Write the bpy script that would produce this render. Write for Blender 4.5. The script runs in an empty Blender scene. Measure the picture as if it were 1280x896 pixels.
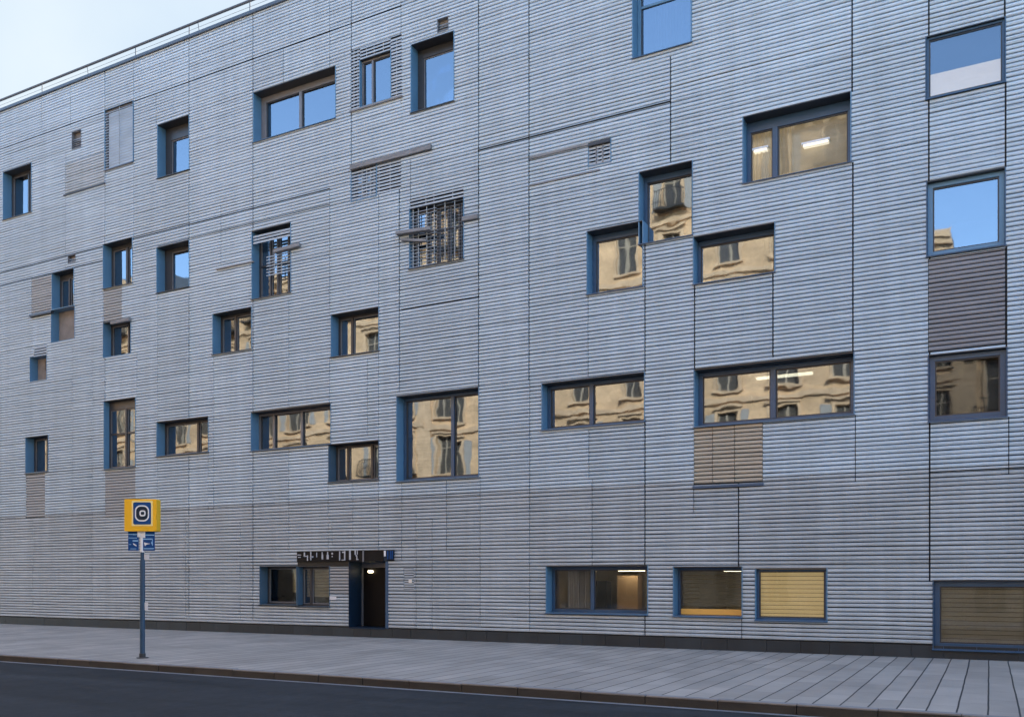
import bpy, math, random
from math import radians as R, sin, cos
random.seed(7)
S = bpy.context.scene
COL = S.collection

# ------------------------------------------------------------------ camera, sky, sun, exposure
F, HZ, ANG, DIST, EYE = 1130.0, 724.0, R(27.84), 20.9, 1.65     # focal length in photo pixels, horizon row, yaw, metres to the facade, eye height
SA, CA = sin(ANG), cos(ANG)
cd = bpy.data.cameras.new('camera')
cam = bpy.data.objects.new('camera', cd); COL.objects.link(cam)
cam.location = (0, -DIST, EYE); cam.rotation_euler = (R(90), 0, ANG)
cd.sensor_width = 36; cd.sensor_fit = 'HORIZONTAL'; cd.lens = 36 * F / 1280
cd.shift_y = (HZ - 448) / 1280; cd.clip_start = .1; cd.clip_end = 4000
S.camera = cam

SUN_EL, SUN_AZ = R(27), R(30)                                      # the sun stands behind the facade (+Y): the street lies in its shade
w = bpy.data.worlds.new('World'); S.world = w; w.use_nodes = True
wn = w.node_tree.nodes; bg = wn['Background']
sky = wn.new('ShaderNodeTexSky'); sky.sky_type = 'NISHITA'; sky.sun_disc = False
sky.sun_elevation = SUN_EL; sky.sun_rotation = SUN_AZ; sky.air_density = 1.0; sky.dust_density = .9; sky.ozone_density = 1.3
wl = w.node_tree.links.new                                         # a bank of thin cloud low over the left end of the street
tc = wn.new('ShaderNodeTexCoord'); dt = wn.new('ShaderNodeVectorMath'); dt.operation = 'DOT_PRODUCT'; dt.inputs[1].default_value = (-.76, .45, .47)
wl(tc.outputs['Generated'], dt.inputs[0])
cn = wn.new('ShaderNodeTexNoise'); cn.inputs['Scale'].default_value = 3.2; cn.inputs['Detail'].default_value = 5; wl(tc.outputs['Generated'], cn.inputs['Vector'])
cm = wn.new('ShaderNodeMath'); cm.operation = 'MULTIPLY_ADD'; cm.inputs[1].default_value = .10; wl(cn.outputs[0], cm.inputs[0]); wl(dt.outputs['Value'], cm.inputs[2])
cr = wn.new('ShaderNodeMapRange'); cr.interpolation_type = 'SMOOTHSTEP'; wl(cm.outputs[0], cr.inputs[0])
for i, v in ((1,.72),(2,.95),(3,0.),(4,.97)): cr.inputs[i].default_value = v
ca = wn.new('ShaderNodeMath'); ca.operation = 'MULTIPLY_ADD'; ca.inputs[1].default_value = -.28; wl(cn.outputs[0], ca.inputs[0]); wl(dt.outputs['Value'], ca.inputs[2])
cmix = wn.new('ShaderNodeMix'); cmix.data_type = 'RGBA'; cmix.inputs[6].default_value = (.86,1.12,1.42,1); cmix.inputs[7].default_value = (1.26,1.42,1.52,1)
cf_ = wn.new('ShaderNodeMapRange'); wl(ca.outputs[0], cf_.inputs[0]); cf_.inputs[1].default_value = .76; cf_.inputs[2].default_value = .90; wl(cf_.outputs[0], cmix.inputs[0])
sm = wn.new('ShaderNodeMix'); sm.data_type = 'RGBA'; wl(cr.outputs[0], sm.inputs[0]); wl(sky.outputs[0], sm.inputs[6]); wl(cmix.outputs[2], sm.inputs[7])
wl(sm.outputs[2], bg.inputs[0]); bg.inputs[1].default_value = .15
sd = bpy.data.lights.new('sun', 'SUN'); sd.energy = 2.6; sd.angle = R(.5); sd.color = (1, .87, .68)
sun = bpy.data.objects.new('sun', sd); COL.objects.link(sun)
sun.rotation_euler = (R(90) - SUN_EL, 0, R(180) - SUN_AZ); sun.location = (0, 60, 60)
S.view_settings.view_transform = 'Standard'; S.view_settings.look = 'None'
S.view_settings.gamma = 1; S.view_settings.use_curve_mapping = False
S.view_settings.exposure = 2.1

# ------------------------------------------------------------------ helpers
def FP(px, py, y=0.0):
    """point of the plane at depth y behind the facade front seen at photo pixel px, py -> (X, Z)"""
    t = (px - 640) / F; D = DIST + y
    dep = D / (t * SA + CA)
    return D * (t * CA - SA) / (t * SA + CA), EYE - (py - HZ) * dep / F
def GP(px, py, z=0.0):
    """point of the level plane z seen at photo pixel px, py -> (X, Y)"""
    dep = F * (EYE - z) / (py - HZ); xc = (px - 640) / F * dep
    return xc * CA - dep * SA, xc * SA + dep * CA - DIST
def rect(x0, yt, yb, x1):
    X0, Zt = FP(x0, yt); _, Zb = FP(x0, yb); X1, _ = FP(x1, yt)
    return X0, X1, Zb, Zt

class MB:
    def __init__(s): s.v = []; s.f = []; s.c = []
    def quad(s, a, b, c, d, col=None):
        n = len(s.v); s.v += [a, b, c, d]; s.f.append((n, n+1, n+2, n+3)); s.c.append(col)
    def box(s, x0, x1, y0, y1, z0, z1, col=None):
        if x0 > x1: x0, x1 = x1, x0
        if y0 > y1: y0, y1 = y1, y0
        if z0 > z1: z0, z1 = z1, z0
        n = len(s.v)
        s.v += [(x0,y0,z0),(x1,y0,z0),(x1,y1,z0),(x0,y1,z0),(x0,y0,z1),(x1,y0,z1),(x1,y1,z1),(x0,y1,z1)]
        for f in ((0,3,2,1),(4,5,6,7),(0,1,5,4),(1,2,6,5),(2,3,7,6),(3,0,4,7)):
            s.f.append(tuple(n+i for i in f)); s.c.append(col)
    def hexa(s, p):                                              # eight corners: bottom ring, then top ring
        n = len(s.v); s.v += p
        for f in ((0,3,2,1),(4,5,6,7),(0,1,5,4),(1,2,6,5),(2,3,7,6),(3,0,4,7)):
            s.f.append(tuple(n+i for i in f)); s.c.append(None)
    def prism(s, pts, y0, y1):                                   # outline in x, z pushed from y0 (front) to y1
        n = len(s.v); k = len(pts)
        s.v += [(x, y0, z) for x, z in pts] + [(x, y1, z) for x, z in pts]
        s.f.append(tuple(range(n, n+k))); s.c.append(None)
        s.f.append(tuple(range(n+2*k-1, n+k-1, -1))); s.c.append(None)
        for i in range(k):
            j = (i+1) % k; s.f.append((n+i, n+k+i, n+k+j, n+j)); s.c.append(None)
    def ring(s, po, pi, y0, y1):                                 # frame between two outlines of equal count
        n = len(s.v); k = len(po)
        s.v += [(x,y0,z) for x,z in po] + [(x,y0,z) for x,z in pi] + [(x,y1,z) for x,z in po] + [(x,y1,z) for x,z in pi]
        for i in range(k):
            j = (i+1) % k
            s.f += [(n+i,n+j,n+k+j,n+k+i),(n+i,n+2*k+i,n+2*k+j,n+j),(n+k+i,n+k+j,n+3*k+j,n+3*k+i)]; s.c += [None]*3
    def tube(s, p, q, r, k=10, r2=None):
        from mathutils import Vector
        p = Vector(p); q = Vector(q); d = (q-p).normalized(); r2 = r if r2 is None else r2
        a = d.orthogonal().normalized(); b = d.cross(a); n = len(s.v)
        for c, rr in ((p, r), (q, r2)):
            for i in range(k):
                t = 2*math.pi*i/k; s.v.append(tuple(c + a*rr*cos(t) + b*rr*sin(t)))
        for i in range(k):
            j = (i+1) % k; s.f.append((n+i, n+j, n+k+j, n+k+i)); s.c.append(None)
        s.f.append(tuple(range(n+k-1, n-1, -1))); s.f.append(tuple(range(n+k, n+2*k))); s.c += [None, None]
    def build(s, name, mat, parent=None, bevel=0, smooth=False):
        me = bpy.data.meshes.new(name); me.from_pydata(s.v, [], s.f)
        if any(c is not None for c in s.c):
            at = me.attributes.new('tint', 'FLOAT', 'FACE')
            at.data.foreach_set('value', [1.0 if c is None else c for c in s.c])
        me.materials.append(mat); me.update()
        if smooth: me.shade_smooth()
        o = bpy.data.objects.new(name, me); COL.objects.link(o)
        if parent is not None: o.parent = parent
        if bevel:
            b = o.modifiers.new('bevel', 'BEVEL'); b.width = bevel; b.segments = 2; b.limit_method = 'ANGLE'
        return o
def tag(o, label=None, cat=None, group=None, kind=None):
    for k, v in (('label', label), ('category', cat), ('group', group), ('kind', kind)):
        if v: o[k] = v
    return o
def empty(name, loc=(0,0,0), rz=0):
    o = bpy.data.objects.new(name, None); COL.objects.link(o); o.location = loc; o.rotation_euler = (0,0,rz)
    o.empty_display_size = .3
    return o
def rrect(cx, cz, w, h, r, n=6):
    pts = []
    for sx, sz, a0 in ((1,1,0),(-1,1,90),(-1,-1,180),(1,-1,270)):
        for i in range(n+1):
            a = R(a0 + 90*i/n); pts.append((cx + sx*(w/2-r) + r*cos(a), cz + sz*(h/2-r) + r*sin(a)))
    return pts[::-1]
def noise1(x, seed=0):
    i = math.floor(x); f = x - i; f = f*f*(3-2*f)
    h = lambda k: random.Random((k*7349 + seed*9151) & 0xffffff).random()*2-1
    return h(i)*(1-f) + h(i+1)*f

# ------------------------------------------------------------------ materials
def new_mat(name):
    m = bpy.data.materials.new(name); m.use_nodes = True
    nt = m.node_tree; return m, nt, nt.nodes['Principled BSDF']
def N(nt, kind, **kw):
    n = nt.nodes.new('ShaderNode'+kind)
    for k, v in kw.items():
        if k in n.inputs.keys(): n.inputs[k].default_value = v
        else: setattr(n, k, v)
    return n
def worn(name, col, rough=.5, metal=0, var=.18, scale=(3,3,3), bump=0, tint=False, spec=.5, fine=60, stain=0):
    """plain painted, metal or stone surface with uneven tone, grain and roughness"""
    m, nt, p = new_mat(name); L = nt.links.new
    tc = N(nt, 'TexCoord'); mp = N(nt, 'Mapping'); mp.inputs['Scale'].default_value = scale
    L(tc.outputs['Object'], mp.inputs[0])
    n1 = N(nt, 'TexNoise', Scale=1.0, Detail=6.0, Roughness=.6); L(mp.outputs[0], n1.inputs['Vector'])
    n2 = N(nt, 'TexNoise', Scale=float(fine), Detail=3.0); L(tc.outputs['Object'], n2.inputs['Vector'])
    mr = N(nt, 'MapRange'); L(n1.outputs[0], mr.inputs[0])
    mr.inputs[1].default_value = .25; mr.inputs[2].default_value = .75; mr.inputs[3].default_value = 1-var; mr.inputs[4].default_value = 1+var
    m2 = N(nt, 'MapRange'); L(n2.outputs[0], m2.inputs[0]); m2.inputs[3].default_value = 1-var*.5; m2.inputs[4].default_value = 1+var*.5
    mu = N(nt, 'Math', operation='MULTIPLY'); L(mr.outputs[0], mu.inputs[0]); L(m2.outputs[0], mu.inputs[1])
    out = mu.outputs[0]
    if stain:                                                     # runs of dirt washed down the wall
        m4 = N(nt, 'Mapping'); m4.inputs['Scale'].default_value = (2.6, 1, .11); L(tc.outputs['Object'], m4.inputs[0])
        n4 = N(nt, 'TexNoise', Scale=1.0, Detail=5.0, Roughness=.7); L(m4.outputs[0], n4.inputs['Vector'])
        r4 = N(nt, 'MapRange'); L(n4.outputs[0], r4.inputs[0]); r4.inputs[1].default_value = .35; r4.inputs[2].default_value = .68; r4.inputs[3].default_value = 1+stain*.35; r4.inputs[4].default_value = 1-stain
        n5 = N(nt, 'TexNoise', Scale=.33, Detail=3.0); L(tc.outputs['Object'], n5.inputs['Vector'])
        r5 = N(nt, 'MapRange'); L(n5.outputs[0], r5.inputs[0]); r5.inputs[1].default_value = .3; r5.inputs[2].default_value = .7; r5.inputs[3].default_value = 1-stain*.5; r5.inputs[4].default_value = 1+stain*.5
        q4 = N(nt, 'Math', operation='MULTIPLY'); L(r4.outputs[0], q4.inputs[0]); L(r5.outputs[0], q4.inputs[1])
        q5 = N(nt, 'Math', operation='MULTIPLY'); L(q4.outputs[0], q5.inputs[0]); L(out, q5.inputs[1]); out = q5.outputs[0]
    if tint:
        at = N(nt, 'Attribute', attribute_name='tint'); m3 = N(nt, 'Math', operation='MULTIPLY')
        L(out, m3.inputs[0]); L(at.outputs['Fac'], m3.inputs[1]); out = m3.outputs[0]
    vm = N(nt, 'VectorMath', operation='SCALE'); vm.inputs[0].default_value = col; L(out, vm.inputs['Scale'])
    L(vm.outputs[0], p.inputs['Base Color'])
    mr2 = N(nt, 'MapRange'); L(n1.outputs[0], mr2.inputs[0]); mr2.inputs[3].default_value = rough*.8; mr2.inputs[4].default_value = min(1, rough*1.25)
    L(mr2.outputs[0], p.inputs['Roughness'])
    p.inputs['Metallic'].default_value = metal; p.inputs['Specular IOR Level'].default_value = spec
    if bump:
        b = N(nt, 'Bump', Strength=bump, Distance=.01); L(n2.outputs[0], b.inputs['Height']); L(b.outputs[0], p.inputs['Normal'])
    return m
def glow(name, col, strength):
    m, nt, p = new_mat(name); p.inputs['Base Color'].default_value = (*col, 1)
    p.inputs['Emission Color'].default_value = (*col, 1); p.inputs['Emission Strength'].default_value = strength
    return m
def glass(name, refl=.23, tint=(.38,.40,.42), wav=.05, rough=.022):
    m, nt, p = new_mat(name); L = nt.links.new; nt.nodes.remove(p)
    tr = N(nt, 'BsdfTransparent'); tr.inputs[0].default_value = (*tint, 1)
    gl = N(nt, 'BsdfGlossy', Roughness=rough); gl.inputs[0].default_value = (.70,.85,1,1)
    tc = N(nt, 'TexCoord'); no = N(nt, 'TexNoise', Scale=1.3, Detail=1.5); L(tc.outputs['Object'], no.inputs['Vector'])
    b = N(nt, 'Bump', Strength=wav, Distance=.05); L(no.outputs[0], b.inputs['Height']); L(b.outputs[0], gl.inputs['Normal'])
    fr = N(nt, 'Fresnel', IOR=1.5); ad = N(nt, 'Math', operation='ADD', use_clamp=True); ad.inputs[1].default_value = refl
    L(fr.outputs[0], ad.inputs[0])
    mx = N(nt, 'MixShader'); L(ad.outputs[0], mx.inputs[0]); L(tr.outputs[0], mx.inputs[1]); L(gl.outputs[0], mx.inputs[2])
    L(mx.outputs[0], nt.nodes['Material Output'].inputs[0])
    return m
M = {}
M['slat'] = worn('grey_slat', (.475,.575,.655), .40, 0, .17, (.5,1.2,14), .12, tint=True, fine=45, stain=.10)
M['slat_low'] = worn('warm_grey_slat', (.42,.475,.515), .5, 0, .24, (.6,1.2,16), .14, tint=True, fine=45, stain=.13)
M['slat_brown'] = worn('brown_grey_slat', (.235,.24,.26), .5, 0, .2, (.7,1.2,9), .12, tint=True)
M['slat_taupe'] = worn('taupe_slat', (.345,.36,.37), .5, 0, .15, (.7,1.2,9), .12, tint=True)
M['slat_beige'] = worn('beige_louvre', (.43,.385,.31), .5, 0, .2, (.7,1.2,9), .12, tint=True)
M['screen'] = worn('screen_slat', (.37,.43,.48), .5, 0, .25, (.8,1,6))
M['backing'] = worn('dark_backing', (.018,.022,.028), .7)
M['plinth'] = worn('dark_plinth_slab', (.016,.024,.031), .5, 0, .35, (1.5,1,1), .1, tint=True)
M['reveal'] = worn('blue_reveal_metal', (.10,.225,.36), .35, 0, .1, (1,1,2))
M['navy'] = worn('navy_frame_paint', (.035,.085,.16), .32, 0, .1)
M['blackmetal'] = worn('dark_frame_metal', (.035,.04,.047), .35, 0, .15)
M['greyframe'] = worn('grey_frame_metal', (.16,.17,.19), .35, 0, .15)
M['coping'] = worn('dark_coping', (.06,.085,.12), .4)
M['glass'] = glass('window_glass'); M['glass_clear'] = glass('clear_window_glass', .015, (.8,.82,.84))
M['glass_mid'] = glass('half_mirror_window_glass', .11, (.66,.68,.70))
M['room'] = worn('room_plaster', (.16,.14,.11), .8, 0, .15, (1,1,1))
M['blind'] = worn('cream_blind', (.80,.76,.68), .8, 0, .06, (2,1,3))
M['curtain'] = worn('pale_curtain', (.62,.60,.56), .9, 0, .15, (14,1,.6))
M['wood'] = worn('weathered_plank', (.21,.215,.225), .8, 0, .4, (3,6,14), .4)
M['concrete'] = worn('stained_concrete', (.22,.21,.20), .85, 0, .35, (2,2,2), .3)
M['roof'] = worn('roof_felt', (.12,.12,.12), .9)
M['steel'] = worn('rail_steel', (.07,.09,.12), .4)
M['letter'] = worn('faded_lettering', (.42,.45,.50), .6, 0, .3, (20,1,20))
M['reveal_dark'] = worn('dark_blue_reveal', (.055,.115,.18), .4, 0, .1, (1,1,2))
M['yellow'] = worn('yellow_sign_paint', (.90,.49,.012), .6, 0, .05)
M['pale_yellow'] = worn('pale_yellow_line', (.95,.78,.30), .5, 0, .03)
M['blue'] = worn('blue_sign_paint', (.008,.065,.23), .6, 0, .05, spec=.2)
M['darkblue'] = worn('dark_blue_paint', (.008,.022,.045), .5, 0, .05, spec=.25)
M['white'] = worn('white_paint', (.78,.82,.88), .5, 0, .08)
M['lightblue'] = worn('light_blue_paint', (.25,.52,.85), .5, 0, .05)
M['polepaint'] = worn('navy_pole_paint', (.022,.065,.125), .4, 0, .2)
M['paper'] = worn('white_paper', (.62,.63,.66), .8, 0, .05)
M['doorleaf'] = worn('black_door', (.008,.008,.009), .45, spec=.15)
M['lamp'] = glow('lamp_glow', (1, .80, .48), 3)
M['tube'] = glow('fluorescent_tube', (1, .86, .58), 2.2)
M['emitblind'] = worn('emissive_yellow_blind', (.72,.60,.36), .8, 0, .06, (2,1,3))
p_ = M['emitblind'].node_tree.nodes['Principled BSDF']; p_.inputs['Emission Color'].default_value = (1,.70,.30,1); p_.inputs['Emission Strength'].default_value = .10  # emission on the blind itself stands in for lamplight behind it
def emissive_worn(name, col, e):
    m = worn(name, col, .8, 0, .22, (.8,1,2.5)); p = m.node_tree.nodes['Principled BSDF']
    p.inputs['Emission Color'].default_value = (1,.72,.36,1); p.inputs['Emission Strength'].default_value = e; return m
M['dimblind'] = emissive_worn('emissive_grey_blind', (.37,.36,.30), .016); M['paleblind'] = emissive_worn('pale_panel', (.46,.56,.66), .0); M['oliveblind'] = emissive_worn('dim_olive_blind', (.20,.19,.14), .008); M['warmblind'] = emissive_worn('warm_slatted_blind', (.6,.5,.3), .07); M['glowblind'] = emissive_worn('emissive_cream_blind', (.8,.76,.68), .25); M['emitwall'] = emissive_worn('emissive_panelling', (.48,.44,.37), .05)  # glow put into blinds and panelling as emission, standing in for room light
M['roomlit'] = worn('lit_room_plaster', (.50,.42,.29), .8, 0, .3, (1,1,1))  # room plaster again, lighter: lamplight put into its colour
M['orange'] = worn('orange_strip', (.80,.45,.10), .5, 0, .05)
M['asphalt'] = worn('asphalt', (.029,.033,.038), .8, 0, .55, (.25,1.6,1), .4, fine=11, spec=.22, stain=.2)
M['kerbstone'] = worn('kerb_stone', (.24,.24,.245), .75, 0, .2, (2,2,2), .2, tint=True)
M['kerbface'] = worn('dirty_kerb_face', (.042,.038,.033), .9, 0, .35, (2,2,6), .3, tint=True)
M['gutter'] = worn('worn_pale_gutter', (.22,.235,.25), .8, 0, .35, (1.5,6,1), .2)
M['earth'] = worn('ground', (.10,.10,.095), .9, 0, .2, (.1,.1,.1))
M['stone'] = worn('pale_sandstone', (.57,.39,.235), .85, 0, .5, (.35,.5,.9), .1, fine=5)
M['stone_trim'] = worn('sandstone_trim', (.55,.39,.25), .8, 0, .3, (1,1,1))
M['shutter'] = worn('grey_shutter', (.30,.29,.28), .7)
M['oppglass'] = worn('dark_house_glass', (.075,.07,.065), .12, 0, .4, (.6,.6,.9))
M['oppframe'] = worn('faded_casement', (.34,.29,.23), .7, 0, .2)
M['ironwork'] = worn('black_ironwork', (.02,.02,.022), .5)
M['slate'] = worn('zinc_roof', (.14,.16,.19), .5, .2, .2)

def paving():
    m, nt, p = new_mat('plank_pavers'); L = nt.links.new
    tc = N(nt, 'TexCoord'); sp = N(nt, 'SeparateXYZ'); L(tc.outputs['Object'], sp.inputs[0])
    wob = N(nt, 'TexNoise', Scale=.8, Detail=1.0); L(tc.outputs['Object'], wob.inputs['Vector'])
    def mth(op, a, b=None, c=None):
        n = N(nt, 'Math', operation=op)
        for i, v in enumerate((a, b, c)):
            if v is None: continue
            if isinstance(v, (int, float)): n.inputs[i].default_value = v
            else: L(v, n.inputs[i])
        return n.outputs[0]
    wx = mth('MULTIPLY_ADD', wob.outputs[0], .025, sp.outputs[0])
    u = mth('DIVIDE', wx, .345); col = mth('FLOOR', u); fu = mth('FRACT', u)
    du = mth('ABSOLUTE', mth('SUBTRACT', fu, .5))
    jl = mth('GREATER_THAN', du, .5 - .031)
    offs = mth('FRACT', mth('MULTIPLY', col, .618))
    v = mth('ADD', mth('DIVIDE', sp.outputs[1], 1.15), offs); row = mth('FLOOR', v)
    jc = mth('MULTIPLY', mth('GREATER_THAN', mth('ABSOLUTE', mth('SUBTRACT', mth('FRACT', v), .5)), .5-.005), .5)
    j = mth('MAXIMUM', jl, jc)
    cb = N(nt, 'CombineXYZ'); L(col, cb.inputs[0]); L(row, cb.inputs[1])
    wn_ = N(nt, 'TexWhiteNoise'); L(cb.outputs[0], wn_.inputs[0])
    tone = mth('MULTIPLY_ADD', wn_.outputs[0], .30, .85)
    n1 = N(nt, 'TexNoise', Scale=.7, Detail=6.0, Roughness=.6); L(tc.outputs['Object'], n1.inputs['Vector'])
    n2 = N(nt, 'TexNoise', Scale=55.0, Detail=3.0); L(tc.outputs['Object'], n2.inputs['Vector'])
    tone = mth('MULTIPLY', tone, mth('MULTIPLY_ADD', n1.outputs[0], .8, .60))
    tone = mth('MULTIPLY', tone, mth('MULTIPLY_ADD', n2.outputs[0], .3, .85))
    sc = N(nt, 'VectorMath', operation='SCALE'); sc.inputs[0].default_value = (.375,.345,.31); L(tone, sc.inputs['Scale'])
    mx = N(nt, 'Mix', data_type='RGBA'); L(j, mx.inputs[0]); L(sc.outputs[0], mx.inputs[6]); mx.inputs[7].default_value = (.025,.027,.03,1)
    L(mx.outputs[2], p.inputs['Base Color']); p.inputs['Roughness'].default_value = .62
    b = N(nt, 'Bump', Strength=.6, Distance=.008, invert=True); L(j, b.inputs['Height']); L(b.outputs[0], p.inputs['Normal'])
    return m
M['paving'] = paving()

# ------------------------------------------------------------------ ground, road, pavement
KY = -8.6                                                         # kerb line
g = MB(); g.quad((-1500,-1500,-.16),(1500,-1500,-.16),(1500,1500,-.16),(-1500,1500,-.16)); tag(g.build('ground', M['earth']), kind='structure')
g = MB(); g.quad((-120,-17.6,-.14),(80,-17.6,-.14),(80,KY-.12,-.14),(-120,KY-.12,-.14)); tag(g.build('road', M['asphalt']), kind='structure')
g = MB(); g.quad((-120,KY-.12,-.136),(80,KY-.12,-.136),(80,KY+.01,-.136),(-120,KY+.01,-.136)); tag(g.build('gutter', M['gutter']), kind='structure')
g = MB(); g.box(-120,80,KY+.15,.2,-.3,0); tag(g.build('pavement', M['paving']), kind='structure')
g = MB(); g.box(-120,80,-26.2,-17.6,-.3,0); tag(g.build('far_pavement', M['paving']), kind='structure')
g = MB(); h_ = MB(); x = -60.0
while x < 30:
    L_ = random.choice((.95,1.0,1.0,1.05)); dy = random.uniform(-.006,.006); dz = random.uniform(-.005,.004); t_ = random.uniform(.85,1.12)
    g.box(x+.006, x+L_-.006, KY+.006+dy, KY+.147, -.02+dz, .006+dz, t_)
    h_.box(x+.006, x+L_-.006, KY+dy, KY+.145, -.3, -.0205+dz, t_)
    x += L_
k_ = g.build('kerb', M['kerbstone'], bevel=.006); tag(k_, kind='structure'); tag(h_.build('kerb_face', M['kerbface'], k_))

# ------------------------------------------------------------------ the slatted building
B = empty('slatted_building')
tag(B, 'long grey building clad in horizontal slats with scattered recessed windows', 'building')
XL, XR, ROOF, PL = -50.0, 16.0, 19.05, .265
BACK = .06                                                        # backing wall plane behind the slats
PITCH = .0945
holes, slat_cuts = [], []                                         # holes go through the backing wall too; cuts only interrupt the slats

def window(x0, yt, yb, x1, mull=(), fw=.07, depth=.42, rev='reveal', frm='navy', gl='glass', box=0, sill=True, blind=None, curtain=None,
           trans=None, stile=0, room=True, label=None, warm=False):
    X0, X1, Z0, Z1 = rect(x0, yt, yb, x1)
    holes.append((X0, X1, Z0, Z1)); slat_cuts.append((X0-.022, X1+.022, Z0-.022, Z1+.022))
    W, H = X1-X0, Z1-Z0
    m = MB(); e = .02
    m.box(X0-e, X0, -.006, depth, Z0-e, Z1+e); m.box(X1, X1+e, -.006, depth, Z0-e, Z1+e)
    m.box(X0, X1, -.006, depth, Z0-e, Z0)
    o = m.build('window', M[rev], B)
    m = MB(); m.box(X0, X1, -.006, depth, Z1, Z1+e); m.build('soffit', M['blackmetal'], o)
    if label: o['label'] = label
    ya, yb_ = depth-.09, depth-.005
    f = MB(); g = .003
    fl = fw + stile
    f.box(X0+g, X0+fl, ya, yb_, Z0+g, Z1-g); f.box(X1-fw, X1-g, ya, yb_, Z0+g, Z1-g)
    f.box(X0+fl, X1-fw, ya, yb_, Z0+g, Z0+fw); f.box(X0+fl, X1-fw, ya, yb_, Z1-fw-box, Z1-g)
    xs = [X0+fl]
    for q in mull:
        xm = X0 + W*q; f.box(xm-fw*.6, xm+fw*.6, ya-.015, yb_, Z0+fw, Z1-fw-box); xs += [xm-fw*.6, xm+fw*.6]
    xs.append(X1-fw)
    if trans:
        zt = Z0 + H*trans; f.box(X0+fl, X1-fw, ya+.01, yb_, zt-.03, zt+.03)
    f.build('frame', M[frm], o, bevel=.004)
    for i in range(0, len(xs), 2):
        a, b = xs[i]-.01, xs[i+1]+.01; za, zb = Z0+fw-.01, Z1-fw-box+.01
        # inner casement: a thin second frame round the glass
        c = MB(); s_ = .028; yc = depth-.06
        c.box(xs[i], xs[i]+s_, yc, depth-.02, Z0+fw, Z1-fw-box); c.box(xs[i+1]-s_, xs[i+1], yc, depth-.02, Z0+fw, Z1-fw-box)
        c.box(xs[i]+s_, xs[i+1]-s_, yc, depth-.02, Z0+fw, Z0+fw+s_); c.box(xs[i]+s_, xs[i+1]-s_, yc, depth-.02, Z1-fw-box-s_, Z1-fw-box)
        c.build('casement', M['greyframe' if frm == 'blackmetal' else 'blackmetal'], o)
        tx, tz = random.uniform(-.007,.007)*(b-a), random.uniform(-.007,.007)*(zb-za)
        pn = MB(); yg = depth-.035
        pn.hexa([(a,yg,za),(b,yg+tx,za),(b,yg+tx+.006,za),(a,yg+.006,za),(a,yg+tz,zb),(b,yg+tx+tz,zb),(b,yg+tx+tz+.006,zb),(a,yg+tz+.006,zb)])
        pn.build('pane', M[gl], o)
    if sill:
        s_ = MB(); s_.hexa([(X0-.03,-.045,Z0-.035),(X1+.03,-.045,Z0-.035),(X1+.03,depth-.1,Z0+.004),(X0-.03,depth-.1,Z0+.004),
                            (X0-.03,-.045,Z0-.017),(X1+.03,-.045,Z0-.017),(X1+.03,depth-.1,Z0+.022),(X0-.03,depth-.1,Z0+.022)])
        s_.build('sill', M['blackmetal' if frm == 'blackmetal' else 'navy'], o)
    if room:
        r = MB(); y0, y1 = depth+.002, depth+2.6; e = .02
        r.quad((X0-e,y1,Z0-e),(X1+e,y1,Z0-e),(X1+e,y1,Z1+e),(X0-e,y1,Z1+e))
        r.quad((X0-e,y0,Z0-e),(X0-e,y1,Z0-e),(X0-e,y1,Z1+e),(X0-e,y0,Z1+e)); r.quad((X1+e,y0,Z0-e),(X1+e,y1,Z0-e),(X1+e,y1,Z1+e),(X1+e,y0,Z1+e))
        r.quad((X0-e,y0,Z0-e),(X1+e,y0,Z0-e),(X1+e,y1,Z0-e),(X0-e,y1,Z0-e)); r.quad((X0-e,y0,Z1+e),(X1+e,y0,Z1+e),(X1+e,y1,Z1+e),(X0-e,y1,Z1+e))
        r.build('room_lining', M['roomlit' if warm else 'room'], o)
    if warm:                                                      # cupboards and partitions standing in the room
        rr = random.Random(int(x0)); xx = X0+.05
        while xx < X1-.3:
            ww = rr.uniform(.25,.75); hh = rr.uniform(.35,.95)*H; yy = depth+rr.uniform(.9,2.1)
            cb = MB(); cb.box(xx, min(xx+ww, X1-.03), yy, yy+.35, Z0-.015, Z0+hh); cb.build('cupboard', M[rr.choice(('blind','slat_beige','concrete','stone_trim','oliveblind'))], o, bevel=.006); xx += ww + rr.uniform(.02,.25)
    if blind:                                                     # (lowest, highest fraction of the height, material, slatted?)
        lo, hi, bm, sl = blind; bb = MB(); za, zb = Z0+fw+(H-2*fw)*lo, Z0+fw+(H-2*fw)*hi; yb2 = depth+.09
        if sl:
            z = za
            while z < zb:
                bb.hexa([(X0+.02,yb2,z),(X1-.02,yb2,z),(X1-.02,yb2+.012,z),(X0+.02,yb2+.012,z),
                         (X0+.02,yb2+.022,z+.084),(X1-.02,yb2+.022,z+.084),(X1-.02,yb2+.034,z+.084),(X0+.02,yb2+.034,z+.084)]); z += .0945
        else: bb.box(X0+.02, X1-.02, yb2, yb2+.012, za, zb)
        bb.build('blind', M[bm], o)
    if curtain:
        lo, hi = curtain; cc = MB(); n = 40; yb2 = depth+(.06 if blind and blind[2] == 'emitwall' else .14)
        pts = [(X0+.03+(W-.06)*(lo+(hi-lo)*i/n), yb2+.035*sin(i*1.45)+.015*sin(i*.6)) for i in range(n+1)]
        for (a, ya2), (b, yb3) in zip(pts, pts[1:]): cc.quad((a,ya2,Z0+.02),(b,yb3,Z0+.02),(b,yb3,Z1-.02),(a,ya2,Z1-.02))
        cc.build('curtain', M['emitwall' if blind and blind[2] == 'emitwall' else 'curtain'], o)
    return o, (X0, X1, Z0, Z1)

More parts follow.
